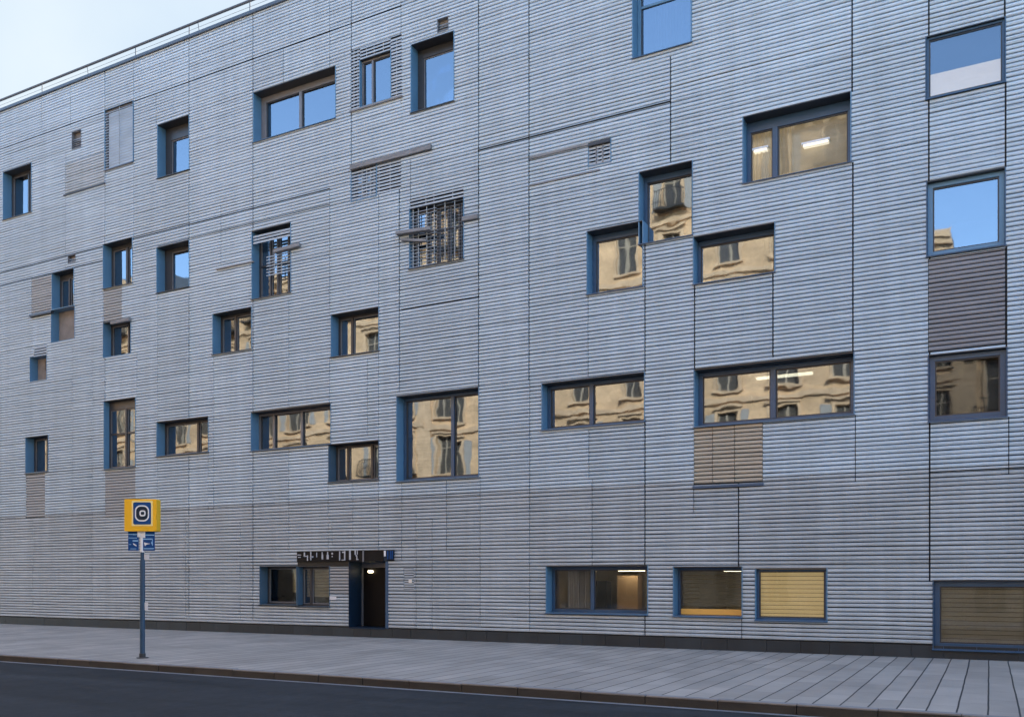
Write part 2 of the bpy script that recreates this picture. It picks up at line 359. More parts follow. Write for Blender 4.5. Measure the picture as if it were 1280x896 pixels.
def screen(parent, x0, yt, yb, x1, rods=(), h=.034, pitch=None, y=.004, skip=lambda k: False, name='slat_screen', mat='screen'):
    """open blades hung in front of a window, on thin upright rods"""
    X0, X1, Z0, Z1 = rect(x0, yt, yb, x1); m = MB(); p = pitch or PITCH; z = Z0 + .02; k = 0
    while z < Z1 - .03:
        if not skip(k):
            j = random.uniform(-.008,.008)
            m.hexa([(X0,y,z),(X1,y,z+j),(X1,y+.012,z+j),(X0,y+.012,z),(X0,y+.006,z+h),(X1,y+.006,z+h+j),(X1,y+.018,z+h+j),(X0,y+.018,z+h)])
        z += p; k += 1
    for q in rods:
        xx = X0 + (X1-X0)*q; m.box(xx-.010, xx+.010, y+.02, y+.04, Z0, Z1)
    return m.build(name, M[mat], parent)

def profile(p):
    """one batten from bottom to top: (height, y), y 0 is the facade front"""
    g = p*.235
    return [(g-.006, .056), (g-.002, .018), (g+.008, .005), (p*.55, 0), (p-.012, .004), (p-.001, .015), (p, .056)]
def clip_profile(pr, a, b):
    out = []
    for (z0,y0),(z1,y1) in zip(pr, pr[1:]):
        if z1 < a or z0 > b: continue
        if z1 - z0 < 1e-6: out += [(z0,y0),(z1,y1)]; continue
        ta, tb = max(0,(a-z0)/(z1-z0)), min(1,(b-z0)/(z1-z0))
        out += [(z0+ta*(z1-z0), y0+ta*(y1-y0)), (z0+tb*(z1-z0), y0+tb*(y1-y0))]
    r = []
    for q in out:
        if not r or abs(q[0]-r[-1][0]) + abs(q[1]-r[-1][1]) > 1e-6: r.append(q)
    return r
def battens(X0, X1, Z0, Z1, cuts, seams, pitch=PITCH, dy=0, tone=None, step=.8, wave=.006):
    m = MB(); pr = profile(pitch); nrow = int(math.ceil((Z1-Z0)/pitch))
    for k in range(nrow):
        zb = Z0 + k*pitch; zt = min(zb+pitch, Z1)
        es = {0.0, zt-zb}
        for (a,b,c,d) in cuts:
            for e in (c,d):
                if zb+.002 < e < zt-.002: es.add(e-zb)
        es = sorted(es)
        for lo, hi in zip(es, es[1:]):
            if hi-lo < .004: continue
            zm = zb + (lo+hi)/2; free = [(X0, X1)]
            bl = [(a,b) for (a,b,c,d) in cuts if c < zm < d] + [(s-w_/2, s+w_/2) for (s,c,d,w_) in seams if c < zm < d]
            for a, b in bl:
                nf = []
                for u, v in free:
                    if b <= u or a >= v: nf.append((u,v)); continue
                    if a-u > .01: nf.append((u,a))
                    if v-b > .01: nf.append((b,v))
                free = nf
            pl = clip_profile(pr, lo, hi)
            if len(pl) < 2: continue
            for u, v in free:
                n = max(1, int((v-u)/step)); ring = []
                rr = random.uniform(-.0022,.0022); ry = random.uniform(-.002,.003)
                t_ = (tone(u, v, zm) if tone else 1) * random.uniform(.955, 1.045)
                for i in range(n+1):
                    xx = u + (v-u)*i/n
                    wz = wave*noise1(xx*.55 + 13*noise1(zm*.21, 3), int(zm/2.4)) + wave*.5*noise1(xx*1.7, k) + rr
                    wy = .003*noise1(xx*.9, k+500) + ry
                    s0 = len(m.v); m.v += [(xx, y+dy+wy, zb+z+wz) for z, y in pl]; ring.append(s0)
                q = len(pl)
                for a, b in zip(ring, ring[1:]):
                    for i in range(q-1): m.f.append((a+i, b+i, b+i+1, a+i+1)); m.c.append(t_)
                m.f.append(tuple(ring[0]+i for i in range(q-1,-1,-1))); m.c.append(t_)
                m.f.append(tuple(ring[-1]+i for i in range(q))); m.c.append(t_)
    return m

# --- the windows, by row (photo pixel of the left edge, its top and bottom, the right edge)
DK = dict(frm='blackmetal')
window(4,216,275,39, mull=(.62,), **DK)
window(197,157,223,236, stile=.18, box=.34, fw=.08, **DK)
window(317,117,178,419, mull=(.5,), fw=.085, box=.1, stile=.12, frm='greyframe')
window(514,57,141,567, fw=.09, box=.16, stile=.10, **DK)
window(791,-45,73,864, fw=.09, trans=.60, curtain=(.25,.75), gl='glass', frm='reveal')
o_, a10 = window(929,147,229,1063, mull=(.28,), fw=.095, gl='glass_clear', blind=(.0,.98,'emitwall',False), curtain=(.05,.45), frm='navy', box=.14)
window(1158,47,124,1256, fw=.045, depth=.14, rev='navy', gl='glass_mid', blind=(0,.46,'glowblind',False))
window(129,306,361,165, mull=(.55,), fw=.075, box=.05, **DK)
window(196,310,366,236, stile=.22, fw=.09, **DK)
window(266,393,443,314, mull=(.4,), **DK)
window(414,394,446,473, mull=(.3,), fw=.06, **DK)
window(734,290,368,803, fw=.10, box=.06, frm='navy')
window(799,216,305,865, fw=.09, box=.05, frm='navy')
window(867,297,355,968, fw=.07, box=.05, frm='navy', curtain=(.82,1))
window(1159,228,320,1256, fw=.10, depth=.2, rev='navy', frm='reveal')
window(32,547,591,60, mull=(.6,), fw=.05, **DK)
window(196,528,570,260, mull=(.66,), fw=.07, **DK)
window(314,516,563,413, mull=(.2,.56), fw=.06, frm='greyframe')
window(411,556,602,473, rev='reveal_dark', mull=(.25,.74), fw=.055, frm='blackmetal')
window(496,496,601,598, mull=(.62,), fw=.08, frm='navy', blind=(0,.55,'slat_taupe',True))
window(677.5,480,537,805, mull=(.45,), fw=.085, frm='navy')
o_, c8 = window(868,463,533,1067, mull=(.495,), fw=.10, frm='navy', warm=True)
window(1161,444.6,526.6,1258, fw=.11, depth=.2, rev='navy', frm='navy', gl='glass_clear', blind=(0,1,'slat_brown',False))
window(325,708,754.7,372, rev='reveal_dark', fw=.05, gl='glass_clear', blind=(.3,1,'warmblind',True), **DK)
o_, d2 = window(683,708,765,809, mull=(.42,), fw=.08, frm='navy', gl='glass_clear', warm=True, curtain=(.12,.35))
o_, d3 = window(842,709,769,927, fw=.06, frm='navy', gl='glass_clear', warm=True, blind=(.15,1,'oliveblind',True))
zz = MB(); zz.box(d3[0]+.09, d3[1]-.065, .30, .325, d3[2]+.025, d3[2]+.16); tag(zz.build('window_strip', M['orange'], o_), 'orange strip along the foot of the window')
o_, d4 = window(944.6,711,774,1033, fw=.05, depth=.2, frm='navy', gl='glass_clear', blind=(0,1,'emitblind',True))
o_, d5 = window(1167,726,810,1290, fw=.11, depth=.2, rev='navy', frm='navy', gl='glass_clear', blind=(0,1,'dimblind',True))

# --- windows half hidden behind loose slats
o, r_ = window(131,139,213,166, fw=.05, depth=.14, frm='greyframe', gl='paleblind', label='window veiled by thin slats'); screen(o, 131,139,213,166, (.5,), h=.022)
holes_before = len(holes)
o, r_ = window(450,76,134,488, mull=(.36,), fw=.05, depth=.18, curtain=(.1,.9), frm='greyframe', label='window sunk behind an open slat screen', sill=False)
screen(o, 439,64,139,450, (.25,.7), h=.05); screen(o, 450,60.5,76,488, (.2,.45,.75), h=.05); screen(o, 488,49.5,125,502, (.5,), h=.06)
X0,X1,Z0,Z1 = rect(439,64,139,502); slat_cuts.append((X0,X1,Z0,Z1))
lg = MB(); lg.box(X0-.03, X1+.03, -.05, .045, Z0-.05, Z0-.005); lg.build('ledge', M['wood'], B)
o, r_ = window(315,290,374,363, mull=(.30,.5,.78), trans=.52, fw=.06, depth=.40, **DK, label='broken window crossed by loose slats'); screen(o, 330,316,345,361, (.3,.6), h=.03, y=.10)
screen(o, 316,293,306,363, (), h=.06, y=.02)
o, r_ = window(512,262,336,579, mull=(.28,.46,.66,.86), trans=.60, fw=.05, depth=.30, **DK, label='window behind a ragged slat screen')
screen(o, 512,262,336,545, (.1,.3,.62,.9), h=.014, y=.02); screen(o, 545,255,327,579, (.3,.66), h=.007, y=.02)
screen(B, 512,249,262,579, (.3,.45,.8), h=.05); X0,X1,Z0,Z1 = rect(512,249,262,579); slat_cuts.append((X0,X1,Z0,Z1))
o, r_ = window(439,215,252,470, mull=(.42,.75), trans=.5, fw=.045, depth=.2, frm='greyframe', sill=False, label='window behind pale open slats'); screen(o, 439,215,252,470, (.42,.6,.75,.9), h=.05)
screen(B, 470,206.5,244,501, (.1,.55), h=.055); X0,X1,Z0,Z1 = rect(470,206.5,244,501); slat_cuts.append((X0,X1,Z0,Z1))
o, r_ = window(736,180,208,763, mull=(.35,.65), fw=.03, depth=.10, frm='greyframe', sill=False, label='small window behind slats'); screen(o, 736,184,208,763, (.4,.6), h=.055)
o, r_ = window(65,342,387,92, mull=(.45,.72), fw=.06, depth=.40, box=.12, sill=False, **DK)
# boarded concrete recess under that window, the stained niche beside it, small vents
def niche(x0, yt, yb, x1, depth, rev, back, name, ledge=False):
    X0,X1,Z0,Z1 = rect(x0, yt, yb, x1); holes.append((X0,X1,Z0,Z1)); slat_cuts.append((X0-.015,X1+.015,Z0-.015,Z1+.015))
    m = MB(); e = .014
    m.box(X0-e,X0,-.004,depth,Z0-e,Z1+e); m.box(X1,X1+e,-.004,depth,Z0-e,Z1+e); m.box(X0,X1,-.004,depth,Z1,Z1+e); m.box(X0,X1,-.004,depth,Z0-e,Z0)
    o = m.build(name, M[rev], B); b = MB(); b.box(X0+.002,X1-.002,depth-.03,depth-.002,Z0+.002,Z1-.002); b.build('back_panel', M[back], o)
    return o, (X0,X1,Z0,Z1)
niche(64,388,428,93, .34, 'reveal', 'concrete', 'niche')
n_, q = niche(37.5,447,477,58, .34, 'reveal', 'concrete', 'niche')
m = MB(); m.box(q[0]+(q[1]-q[0])*.5, q[1]-.05, .26, .30, q[2]+(q[3]-q[2])*.45, q[3]-.12); m.build('vent', M['blackmetal'], n_)
X0,X1,Z0,Z1 = rect(42,434,447,58)
screen(B, 42,434,447,58, (), h=.06); slat_cuts.append((X0,X1,Z0,Z1))
o, q = window(129,404,447,163, mull=(.66,), fw=.06, depth=.40, **DK, blind=(.0,.8,'blind',False), sill=False)
lg = MB(); lg.box(q[0]+(q[1]-q[0])*.35, q[1]+.05, -.10, .03, q[3]-.12, q[3]-.02); lg.build('ledge', M['wood'], B)
o, q = window(130,502,586,169, mull=(.55,.86), trans=.52, fw=.06, depth=.30, box=.22, **DK, curtain=(.3,.9))
for a in ((90,166,187,101), (547,25,41,560), (85,320,329,94)):
    n_, q = niche(*a, .16, 'greyframe', 'concrete', 'wall_vent')
    m = MB(); z = q[2]+.03; zt = q[2]+(q[3]-q[2])*.6
    while z < zt:
        m.hexa([(q[0]+.01,.02,z),(q[1]-.01,.02,z),(q[1]-.01,.03,z),(q[0]+.01,.03,z),(q[0]+.01,.07,z+.05),(q[1]-.01,.07,z+.05),(q[1]-.01,.08,z+.05),(q[0]+.01,.08,z+.05)]); z += .07
    m.build('vent_louvre', M['screen'], n_)
# ledges and planks left on the facade
def plank(px0, py0, px1, h, out, mat='wood', tilt=0, name='ledge'):
    X0, Z0 = FP(px0, py0); X1, _ = FP(px1, py0); m = MB()
    m.hexa([(X0,-out,Z0-h),(X1,-out*.8,Z0-h+tilt),(X1,.04,Z0-h+tilt),(X0,.04,Z0-h),(X0,-out*.9,Z0),(X1,-out*.7,Z0+tilt),(X1,.04,Z0+tilt),(X0,.04,Z0)])
    return m.build(name, M[mat], B, bevel=.008)
plank(439,208,540,.13,.08); plank(39,394,66,.09,.10,'blackmetal'); plank(271,336,317,.05,.05); plank(345,313,376,.11,.13,tilt=.04)
plank(498,291,540,.10,.16,tilt=-.05); plank(503,299,534,.07,.09,tilt=-.16); plank(579,272,598,.12,.08); plank(80,244,131,.05,.04,'blackmetal'); plank(662,197,737,.06,.03); plank(662,231,750,.05,.03)
plank(736,180,763,.09,.06,'blackmetal'); plank(131,213,166,.05,.03)

# --- the entrance: sign band, dark door, recessed side panel, notice, intercom
Xa,Xb,Za,Zb = rect(436.5,702,783,481.6); holes.append((Xa,Xb,PL-.02,Zb)); slat_cuts.append((Xa-.01,Xb+.01,0,Zb+.02))
Xc,Xd,Zc,Zd = rect(372,689,702,493); slat_cuts.append((Xc,Xd,Zc,Zd))
dr = MB(); dp = .75
dr.box(Xa-.02,Xa,-.004,dp,PL,Zb); dr.box(Xb,Xb+.02,-.004,dp,PL,Zb); dr.box(Xa,Xb,.05,dp,Zb,Zb+.03); dr.box(Xa,Xb,0,dp,PL-.03,PL+.012)
door = dr.build('entrance', M['darkblue'], B); tag(door, 'recessed dark entrance')
Xe = FP(455,740,dp-.1)[0]; Xf = Xb-.02
m = MB(); m.box(Xa+.01, Xe-.18, dp-.12, dp-.06, PL+.012, Zb); m.build('side_panel', M['plinth'], door)
m = MB(); m.box(Xe-.17, Xe-.02, dp-.16, dp-.04, PL+.012, Zb); m.box(Xf-.0, Xf+.015, dp-.16, dp-.04, PL+.012, Zb); m.box(Xe-.02,Xf,dp-.16,dp-.04,Zb-.16,Zb-.01); m.build('door_frame', M['greyframe'], door)
m = MB(); m.box(Xe-.015, Xf-.005, dp-.10, dp-.05, PL+.02, Zb-.165); dl = m.build('door', M['doorleaf'], door)
m = MB(); m.tube((Xf-.10,dp-.15,PL+.85),(Xf-.10,dp-.15,PL+1.15),.016); m.tube((Xf-.10,dp-.15,PL+.88),(Xf-.10,dp-.09,PL+.88),.01); m.tube((Xf-.10,dp-.15,PL+1.12),(Xf-.10,dp-.09,PL+1.12),.01); m.build('handle', M['white'], dl)
m = MB(); m.box(Xb+.021, Xb+.10, -.02, .03, PL+.01, Zb); m.build('door_post', M['navy'], door)
lb = tag(empty('wall_lamp', (Xe+.27, dp-.11, PL+1.62)), 'small glowing oval lamp inside the dark entrance', 'lamp')
m = MB(); m.prism(rrect(0,0,.17,.07,.034), -.05, -.012); m.build('lamp_shade', M['lamp'], lb, bevel=.006)
m = MB(); m.prism(rrect(0,0,.12,.05,.024), -.011, .008); m.build('lamp_base', M['blackmetal'], lb)
sg = MB(); sg.box(Xc, Xd-.35, -.03, .045, Zc, Zd); sb = sg.build('sign_band', M['doorleaf'], B); tag(sb, 'black band of worn pale lettering over the entrance')
def sx(px): return FP(px, 695)[0]
def sz(py): return FP(430, py)[1]
def strokes(lst, mat, name):
    for px, ya, yb2, wd in lst:
        m = MB(); x = sx(px); m.box(x-wd/2, x+wd/2, -.042, -.029, sz(yb2), sz(ya)); m.build(name, M[mat], sb)
z1 = lambda x: 366 + x/18.29; y1 = lambda y: 682 + y/18.29
z2 = lambda x: 430 + x/13.62; y2 = lambda y: 680 + y/13.62
TXT = [(z1(a), y1(b), y1(c), d) for a,b,c,d in ((285,130,235,.045),(355,200,330,.035),(320,215,232,.09),(430,112,318,.035),(470,222,258,.06),(565,140,250,.025),(690,130,190,.03),(695,185,300,.055),(815,130,200,.035),(815,200,300,.075),(918,150,190,.05),(918,222,250,.03),(1090,120,330,.035),(1205,110,330,.04),(1168,128,158,.07),(1165,312,330,.10),(165,180,200,.14),(170,235,255,.10))]
TXT += [(z2(a), y2(b), y2(c), d) for a,b,c,d in ((115,100,265,.06),(205,105,180,.045),(240,105,180,.02),(222,185,205,.05),(232,205,270,.03),(247,252,268,.04))]
strokes(TXT, 'letter', 'letter')
strokes([(z2(340), y2(95), y2(300), .05)], 'greyframe', 'sign_divider')
bx0, bx1 = sx(z2(700)), sx(z2(855))
m = MB(); m.box(Xd-.345, Xd-.22, -.03, .045, Zc, Zd); m.box(Xd-.218, Xd, -.05, .045, Zc+.03, Zd); b2 = m.build('sign_end_box', M['darkblue'], sb)
for q in (0,.09,.15):
    m = MB(); m.box(Xd-.20+q, Xd-.17+q, -.062, -.051, Zc+.05, Zd-.03); m.build('letter', M['blue'], sb)
m = MB(); m.box(Xd-.33, Xd-.27, -.042, -.031, Zc+.13, Zd-.02); m.build('letter', M['white'], sb)
nx, nz = FP(412.5,745); m = MB(); m.box(nx, nx+.24, -.012, -.005, nz-.10, nz); pn = m.build('paper_notice', M['paper']); tag(pn, 'small white notice on the slats left of the door', 'notice')
# lower shop window with slatted shutter, left of the door
o, q = window(371,708,757,411.5, rev='reveal_dark', mull=(.30,), fw=.06, depth=.30, sill=True, gl='glass_clear', blind=(.2,1,'dimblind',True), **DK)
X0,X1,Z0,Z1 = rect(372,702,745,436); slat_cuts.append((X0,X1,Z1-.15,Z1)); m = MB(); m.box(X0,X1,.0,.045,Z1-.145,Z1-.005); m.build('lintel', M['slat_taupe'], B)
X0,X1,Z0,Z1 = rect(412,710,742,436); slat_cuts.append((X0,X1,Z0,Z1)); battens(X0,X1,Z0,Z1,[],[],tone=lambda a,b,c: .9).build('cladding_panel', M['slat_taupe'], B)['label'] = 'brownish slatted panel beside the door'
X0,X1,Z0,Z1 = rect(497,710,740,517); slat_cuts.append((X0+.2,X1,Z0+.08,Z1))
m = MB(); z = Z0+.09; k = 0
while z < Z1-.02:
    m.box(X0+.21, X1-.01, .012+.01*(k%2), .04, z, z+.045); z += .066; k += 1
gv = m.build('wall_grille', M['screen'], B); m = MB(); m.box(X0+.38, X1-.06, -.012, .010, Z0+.27, Z0+.36); m.build('lit_panel', M['blind'], gv)

# --- panels of another tone
def panel(x0, yt, yb, x1, mat, label, pitch=PITCH, dy=.006, seams=()):
    X0,X1,Z0,Z1 = rect(x0,yt,yb,x1); slat_cuts.append((X0,X1,Z0,Z1))
    o = battens(X0+.012, X1-.012, Z0+.01, Z1-.01, [], [(X0+(X1-X0)*s, -9, 99, .014) for s in seams], pitch, dy).build('cladding_panel', M[mat], B); o['label'] = label
panel(1160,324,440,1257, 'slat_brown', 'dark brown-grey slatted panel between two windows')
panel(867,535,606,953.5, 'slat_beige', 'beige louvred panel under the wide window', seams=(.28,.6))
panel(131,589,647,169, 'slat_taupe', 'brownish slatted panel under the tall window')
panel(32,593,647,56, 'slat_taupe', 'brownish slatted panel under the small window')
panel(129,363,403,152, 'slat_taupe', 'taupe slatted panel')
panel(81,206,243,130, 'slat_low', 'slightly greyer slatted panel over a thin dark ledge')
panel(39,349,395,64.5, 'slat_taupe', 'taupe slatted panel above a dark ledge')
X0,X1,Z0,Z1 = rect(867,533,607,953.5); m = MB(); m.box(X0-.02,X1+.02,-.03,.04,Z0-.07,Z0-.01); m.build('panel_sill', M['navy'], B)

# --- seams between cladding panels (photo pixel, top, bottom)
SEAMS = [(41,650,770),(40,345,440),(82,190,345),(90,430,650),(115,450,772),(52,110,165),(88,105,160),(131,90,500),(167,78,300),(171,440,500),(195,118,160),(197,366,528),(197,570,640),
 (236,50,330),(236,365,525),(236,570,775),(260,522,640),(276,258,330),(267,443,640),(316,15,290),(316,374,775),(361,374,690),(354,60,105),(412,0,85),(412,235,395),(412,446,556),(410,602,690),(439,0,250),
 (441,602,690),(473,240,385),(473,440,550),(473,597,690),(459,449,545),(499,235,490),(501,0,130),(513,200,250),(502,600,700),(558,600,690),(598,-40,486),(600,596,785),(661,-40,475),(662,475,800),
 (735,368,470),(736,537,600),(740,600,708),(806,305,470),(806,523,800),(838,68,203),(864,300,300),(868,355,463),(867,606,640),(923,606,712),(927,768,805),(966,342,448),(1065,-40,116),(1066,203,443),(1069,518,600),
 (1161,-40,47),(1161,124,228),(1162,320,445),(1162,526,727),(1256,-40,23),(1257,102,209),(1258,308,432),(1261,520,590),(520,640,785),(232,650,775),(300,650,775),(415,650,690),(540,650,790)]
HEAVY = {598,661,1065,1066,1161,1162,806,838,923,1256,1257,1258,131,236,316,439,499,868,966}
seams = []
for px, ya, yb in SEAMS:
    X, Zt = FP(px, ya); _, Zb = FP(px, yb); seams.append((X, Zb, Zt, .034 if px in HEAVY else .019))
for X in (-48,-45.2,-42,-38.5,-36,3.4,5.6,8.2,11,13.6): seams.append((X, 0, 30, .02))
def hseam(px0, py0, px1, h=.03):
    X0, Z = FP(px0, py0); X1, _ = FP(px1, py0); slat_cuts.append((X0, X1, Z-h/2, Z+h/2))
hseam(-250,273-22,501,.035) if False else None
for px0, py0, px1, h in ((0,187,501,.04),(0,341,412,.03),(0,357,131,.025),(197,308,412,.025),(598,188,838,.04),(0,648,600,.012),(600,624,1160,.02),(501,387,598,.022),(1162,590,1280,.02),(165,80+217,236,.02)):
    hseam(px0, py0, px1, h)
X0, Z = FP(0,187); slat_cuts.append((XL, X0, Z-.02, Z+.02)); X0, Z = FP(0,648); slat_cuts.append((XL, X0, Z-.006, Z+.006))

# --- tone of each panel: bays between the long seams, split at the storey seams
bays = sorted({round(FP(p,0)[0],2) for p in (0,82,131,167,197,236,316,361,412,439,473,499,598,661,735,806,868,923,966,1066,1161,1257)})
zs = [FP(0,648)[1], 6.2, FP(0,341)[1], FP(0,187)[1]]
def tone(u, v, z):
    c = (u+v)/2 if v-u < 6 else u
    i = sum(b < c-.02 for b in bays); k = sum(q < z for q in zs)
    return 1 + .055*(random.Random(i*31+k*97+5).random()*2-1)
ZS = PL + .012 + PITCH * round((FP(0,648)[1] - PL - .012) / PITCH)
battens(XL, XR, ZS, ROOF, slat_cuts, seams, tone=tone).build('cladding', M['slat'], B)
battens(XL, XR, PL+.012, ZS-.001, slat_cuts, seams, tone=tone).build('cladding', M['slat_low'], B)['label'] = 'slats of the lowest storey in a warmer grey'

# --- backing wall with its openings, plinth, roof, side and rear walls
m = MB(); xs = sorted({XL, XR, *[h[0] for h in holes], *[h[1] for h in holes]}); zs_ = sorted({0.0, ROOF, *[h[2] for h in holes], *[min(h[3],ROOF) for h in holes]})
for a, b in zip(xs, xs[1:]):
    for c, d in zip(zs_, zs_[1:]):
        if b-a < 1e-5 or d-c < 1e-5: continue
        xm, zm = (a+b)/2, (c+d)/2
        if any(h[0] < xm < h[1] and h[2] < zm < h[3] for h in holes): continue
        m.quad((a,BACK,c),(b,BACK,c),(b,BACK,d),(a,BACK,d))
m.build('backing_wall', M['backing'], B)
m = MB(); x = XL
while x < XR:
    w_ = random.choice((.62,.62,.9,.75)); m.box(x+.004, x+w_-.004, .012+random.uniform(0,.004), .048, -.02, PL, random.uniform(.75,1.3)); x += w_
m.build('plinth', M['plinth'], B)
m = MB(); m.quad((XL,15,0),(XR,15,0),(XR,15,ROOF),(XL,15,ROOF)); m.quad((XL,BACK,0),(XL,15,0),(XL,15,ROOF),(XL,BACK,ROOF)); m.quad((XR,BACK,0),(XR,15,0),(XR,15,ROOF),(XR,BACK,ROOF)); m.build('wall', M['backing'], B)
m = MB(); m.box(XL, XR, .06, 15.1, ROOF-.1, ROOF-.02); m.build('roof', M['roof'], B)
m = MB(); m.box(XL-.05, XR+.05, -.06, .40, ROOF+.004, ROOF+.11); m.build('coping', M['coping'], B, bevel=.01)
rl = MB(); rl.tube((XL,.12,ROOF+.55),(XR,.12,ROOF+.55),.042); rail = rl.build('railing', M['steel'], B)
m = MB(); m.tube((XL,.12,ROOF+.36),(XR,.12,ROOF+.36),.006,6); m.tube((XL,.12,ROOF+.24),(XR,.12,ROOF+.24),.006,6); m.build('wire', M['greyframe'], rail)
for i, px in enumerate((-60,49,107,166,233,246,309,370,431,492,553)):
    X = FP(px, 60)[0]; m = MB(); lean = .08 if px in (107,246) else 0
    m.tube((X,.12,ROOF+.1),(X-lean,.12,ROOF+.55),.018 if not lean else .012,8); m.build('post', M['steel'], rail)
for X in [-47+2.4*i for i in range(5)] + [-2+2.4*i for i in range(7)]:
    m = MB(); m.tube((X,.12,ROOF+.1),(X,.12,ROOF+.55),.018,8); m.build('post', M['steel'], rail)

# --- lamps burning behind the glass
M['tube_soft'] = glow('soft_lamp', (1,.90,.70), .26)
M['tube_dim'] = glow('dim_lamp', (1,.80,.50), 2.4)
def lamp(x, y, z, L_, label, name='ceiling_lamp', mat='tube'):
    o = tag(empty(name, (x,y,z)), label, 'lamp'); a = MB(); a.box(-L_/2, L_/2, -.07, .07, -.05, -.005); a.build('lamp_tube', M[mat], o, bevel=.01)
    b = MB(); b.box(-L_/2-.03, L_/2+.03, -.09, .09, -.003, .04); b.build('lamp_housing', M['white'], o); return o
xm = c8[0] + (c8[1]-c8[0])
lamp(c8[0]+(c8[1]-c8[0])*.52, 1.15, c8[3]-.07, 1.3, 'long fluorescent lamp glowing under the ceiling of the widest window')
lamp(a10[0]+(a10[1]-a10[0])*.66, .44, a10[2]+(a10[3]-a10[2])*.50, .55, 'short bright lamp in the right pane of the upper two-part window', mat='tube_soft')
lamp(a10[0]+(a10[1]-a10[0])*.13, .44, a10[2]+(a10[3]-a10[2])*.58, .3, 'small bright lamp in the narrow left pane of the upper two-part window', mat='tube_soft')
lamp((d2[0]+d2[1])/2+.4, 1.5, d2[3]-.06, .7, 'dim lamp inside the two-part ground floor window', mat='tube_dim')
lamp((d3[0]+d3[1])/2+.2, 1.6, d3[3]-.06, .4, 'dim lamp inside the ground floor window with the orange strip', mat='tube_dim')

# ------------------------------------------------------------------ the stop sign on the pavement
sx_, sy_ = GP(178, 822)
P = tag(empty('stop_sign', (sx_, sy_, 0), R(27.84)), 'yellow square sign with blue emblem on a navy pole by the kerb', 'sign')
px_m = 1/ (F/(((178-640)/F)**2*0 + F*EYE/(822-HZ)))              # metres per photo pixel at the pole
zpx = lambda y: EYE + (HZ-y)*px_m
xpx = lambda x: (x-177)*px_m
m = MB(); m.tube((0,0,0),(0,0,zpx(700)),.052,14); m.tube((0,0,zpx(700)),(0,0,zpx(690)),.040,14); m.build('pole', M['polepaint'], P, smooth=False)
m = MB(); m.tube((0,0,.0),(0,0,.02),.12,14); m.tube((0,0,.02),(0,0,.10),.066,14); m.build('base_plate', M['blackmetal'], P)
m = MB(); m.tube((0,0,zpx(690)),(0,0,zpx(663)),.045,12); m.box(-.085,-.02,-.05,-.02,zpx(671),zpx(664)); m.box(.02,.075,-.05,-.02,zpx(672),zpx(664)); m.build('bracket', M['white'], P)
zc = (zpx(624)+zpx(664))/2; hh = zpx(624)-zpx(664); x0, x1 = xpx(157), xpx(197)
m = MB(); m.prism(rrect((x0+x1)/2, zc, x1-x0, hh, .02), -.10, .12); bxs = m.build('sign_box', M['yellow'], P)
ex = xpx(179.3); ez = zpx(641.8); ew, eh = 23*px_m, 28.5*px_m
m = MB(); m.ring(rrect(ex,ez,ew+.05,eh+.05,.02), rrect(ex,ez,ew-.02,eh-.02,.02), -.108, -.099); m.build('border', M['pale_yellow'], bxs)
m = MB(); m.prism(rrect(ex,ez,ew-.015,eh-.015,.035), -.112, -.099); m.build('emblem_plate', M['blue'], bxs)
m = MB(); m.ring(rrect(ex,ez,ew*.76,eh*.70,.115), rrect(ex,ez,ew*.64,eh*.59,.095), -.118, -.111); m.ring(rrect(ex+.012,ez,ew*.33,eh*.26,.045), rrect(ex+.012,ez,ew*.19,eh*.14,.022), -.121, -.113); m.build('emblem', M['white'], bxs)
m = MB(); m.prism(rrect(ex,ez,ew*.63,eh*.58,.09), -.115, -.111); m.build('emblem_centre', M['darkblue'], bxs)
def plate(xa, xb, ya, yb, lines, ang):
    m = MB(); m.prism(rrect((xpx(xa)+xpx(xb))/2, (zpx(ya)+zpx(yb))/2, (xb-xa)*px_m, (yb-ya)*px_m, .012), -.035, -.02)
    o = m.build('route_plate', M['blue'], P); l = MB()
    for a, b, c, d in lines: l.box(xpx(a), xpx(b), -.041, -.034, zpx(d), zpx(c))
    l.build('marking', M['lightblue'], o); return o
X3 = lambda x: 154 + x/20.37; Y3 = lambda y: 660 + y/20.37
o = plate(160,173,663.5,688, [(X3(a),X3(b),Y3(c),Y3(d)) for a,b,c,d in ((130,360,145,165),(130,350,240,256),(240,380,305,335),(140,200,405,418),(180,330,515,530),(250,360,140,172))], 0)
m = MB(); a, b = (xpx(X3(255)), zpx(Y3(395))), (xpx(X3(335)), zpx(Y3(445))); m.prism([(a[0],a[1]+.012),(b[0],b[1]+.014),(b[0],b[1]-.014),(a[0],a[1]-.012)], -.043, -.034); m.build('arrow', M['white'], o)
o = plate(178.5,193,663.5,688, [(X3(a),X3(b),Y3(c),Y3(d)) for a,b,c,d in ((490,790,160,185),(510,745,262,290),(735,750,290,440),(515,775,508,528),(715,738,340,400))], 0)
m = MB(); x0_, z0_ = xpx(X3(530)), zpx(Y3(395)); m.prism([(x0_,z0_+.05*.6),(x0_+.07,z0_+.012),(x0_+.13,z0_),(x0_+.05,z0_-.015),(x0_+.02,z0_-.05)], -.043, -.034); m.build('arrow', M['white'], o)
m = MB(); m.box(.045,.15,-.02,-.012,zpx(699),zpx(692.5)); m.build('sticker', M['paper'], P)
m = MB(); m.box(.053,.125,-.02,-.012,zpx(762),zpx(752.5)); m.build('sticker', M['paper'], P)

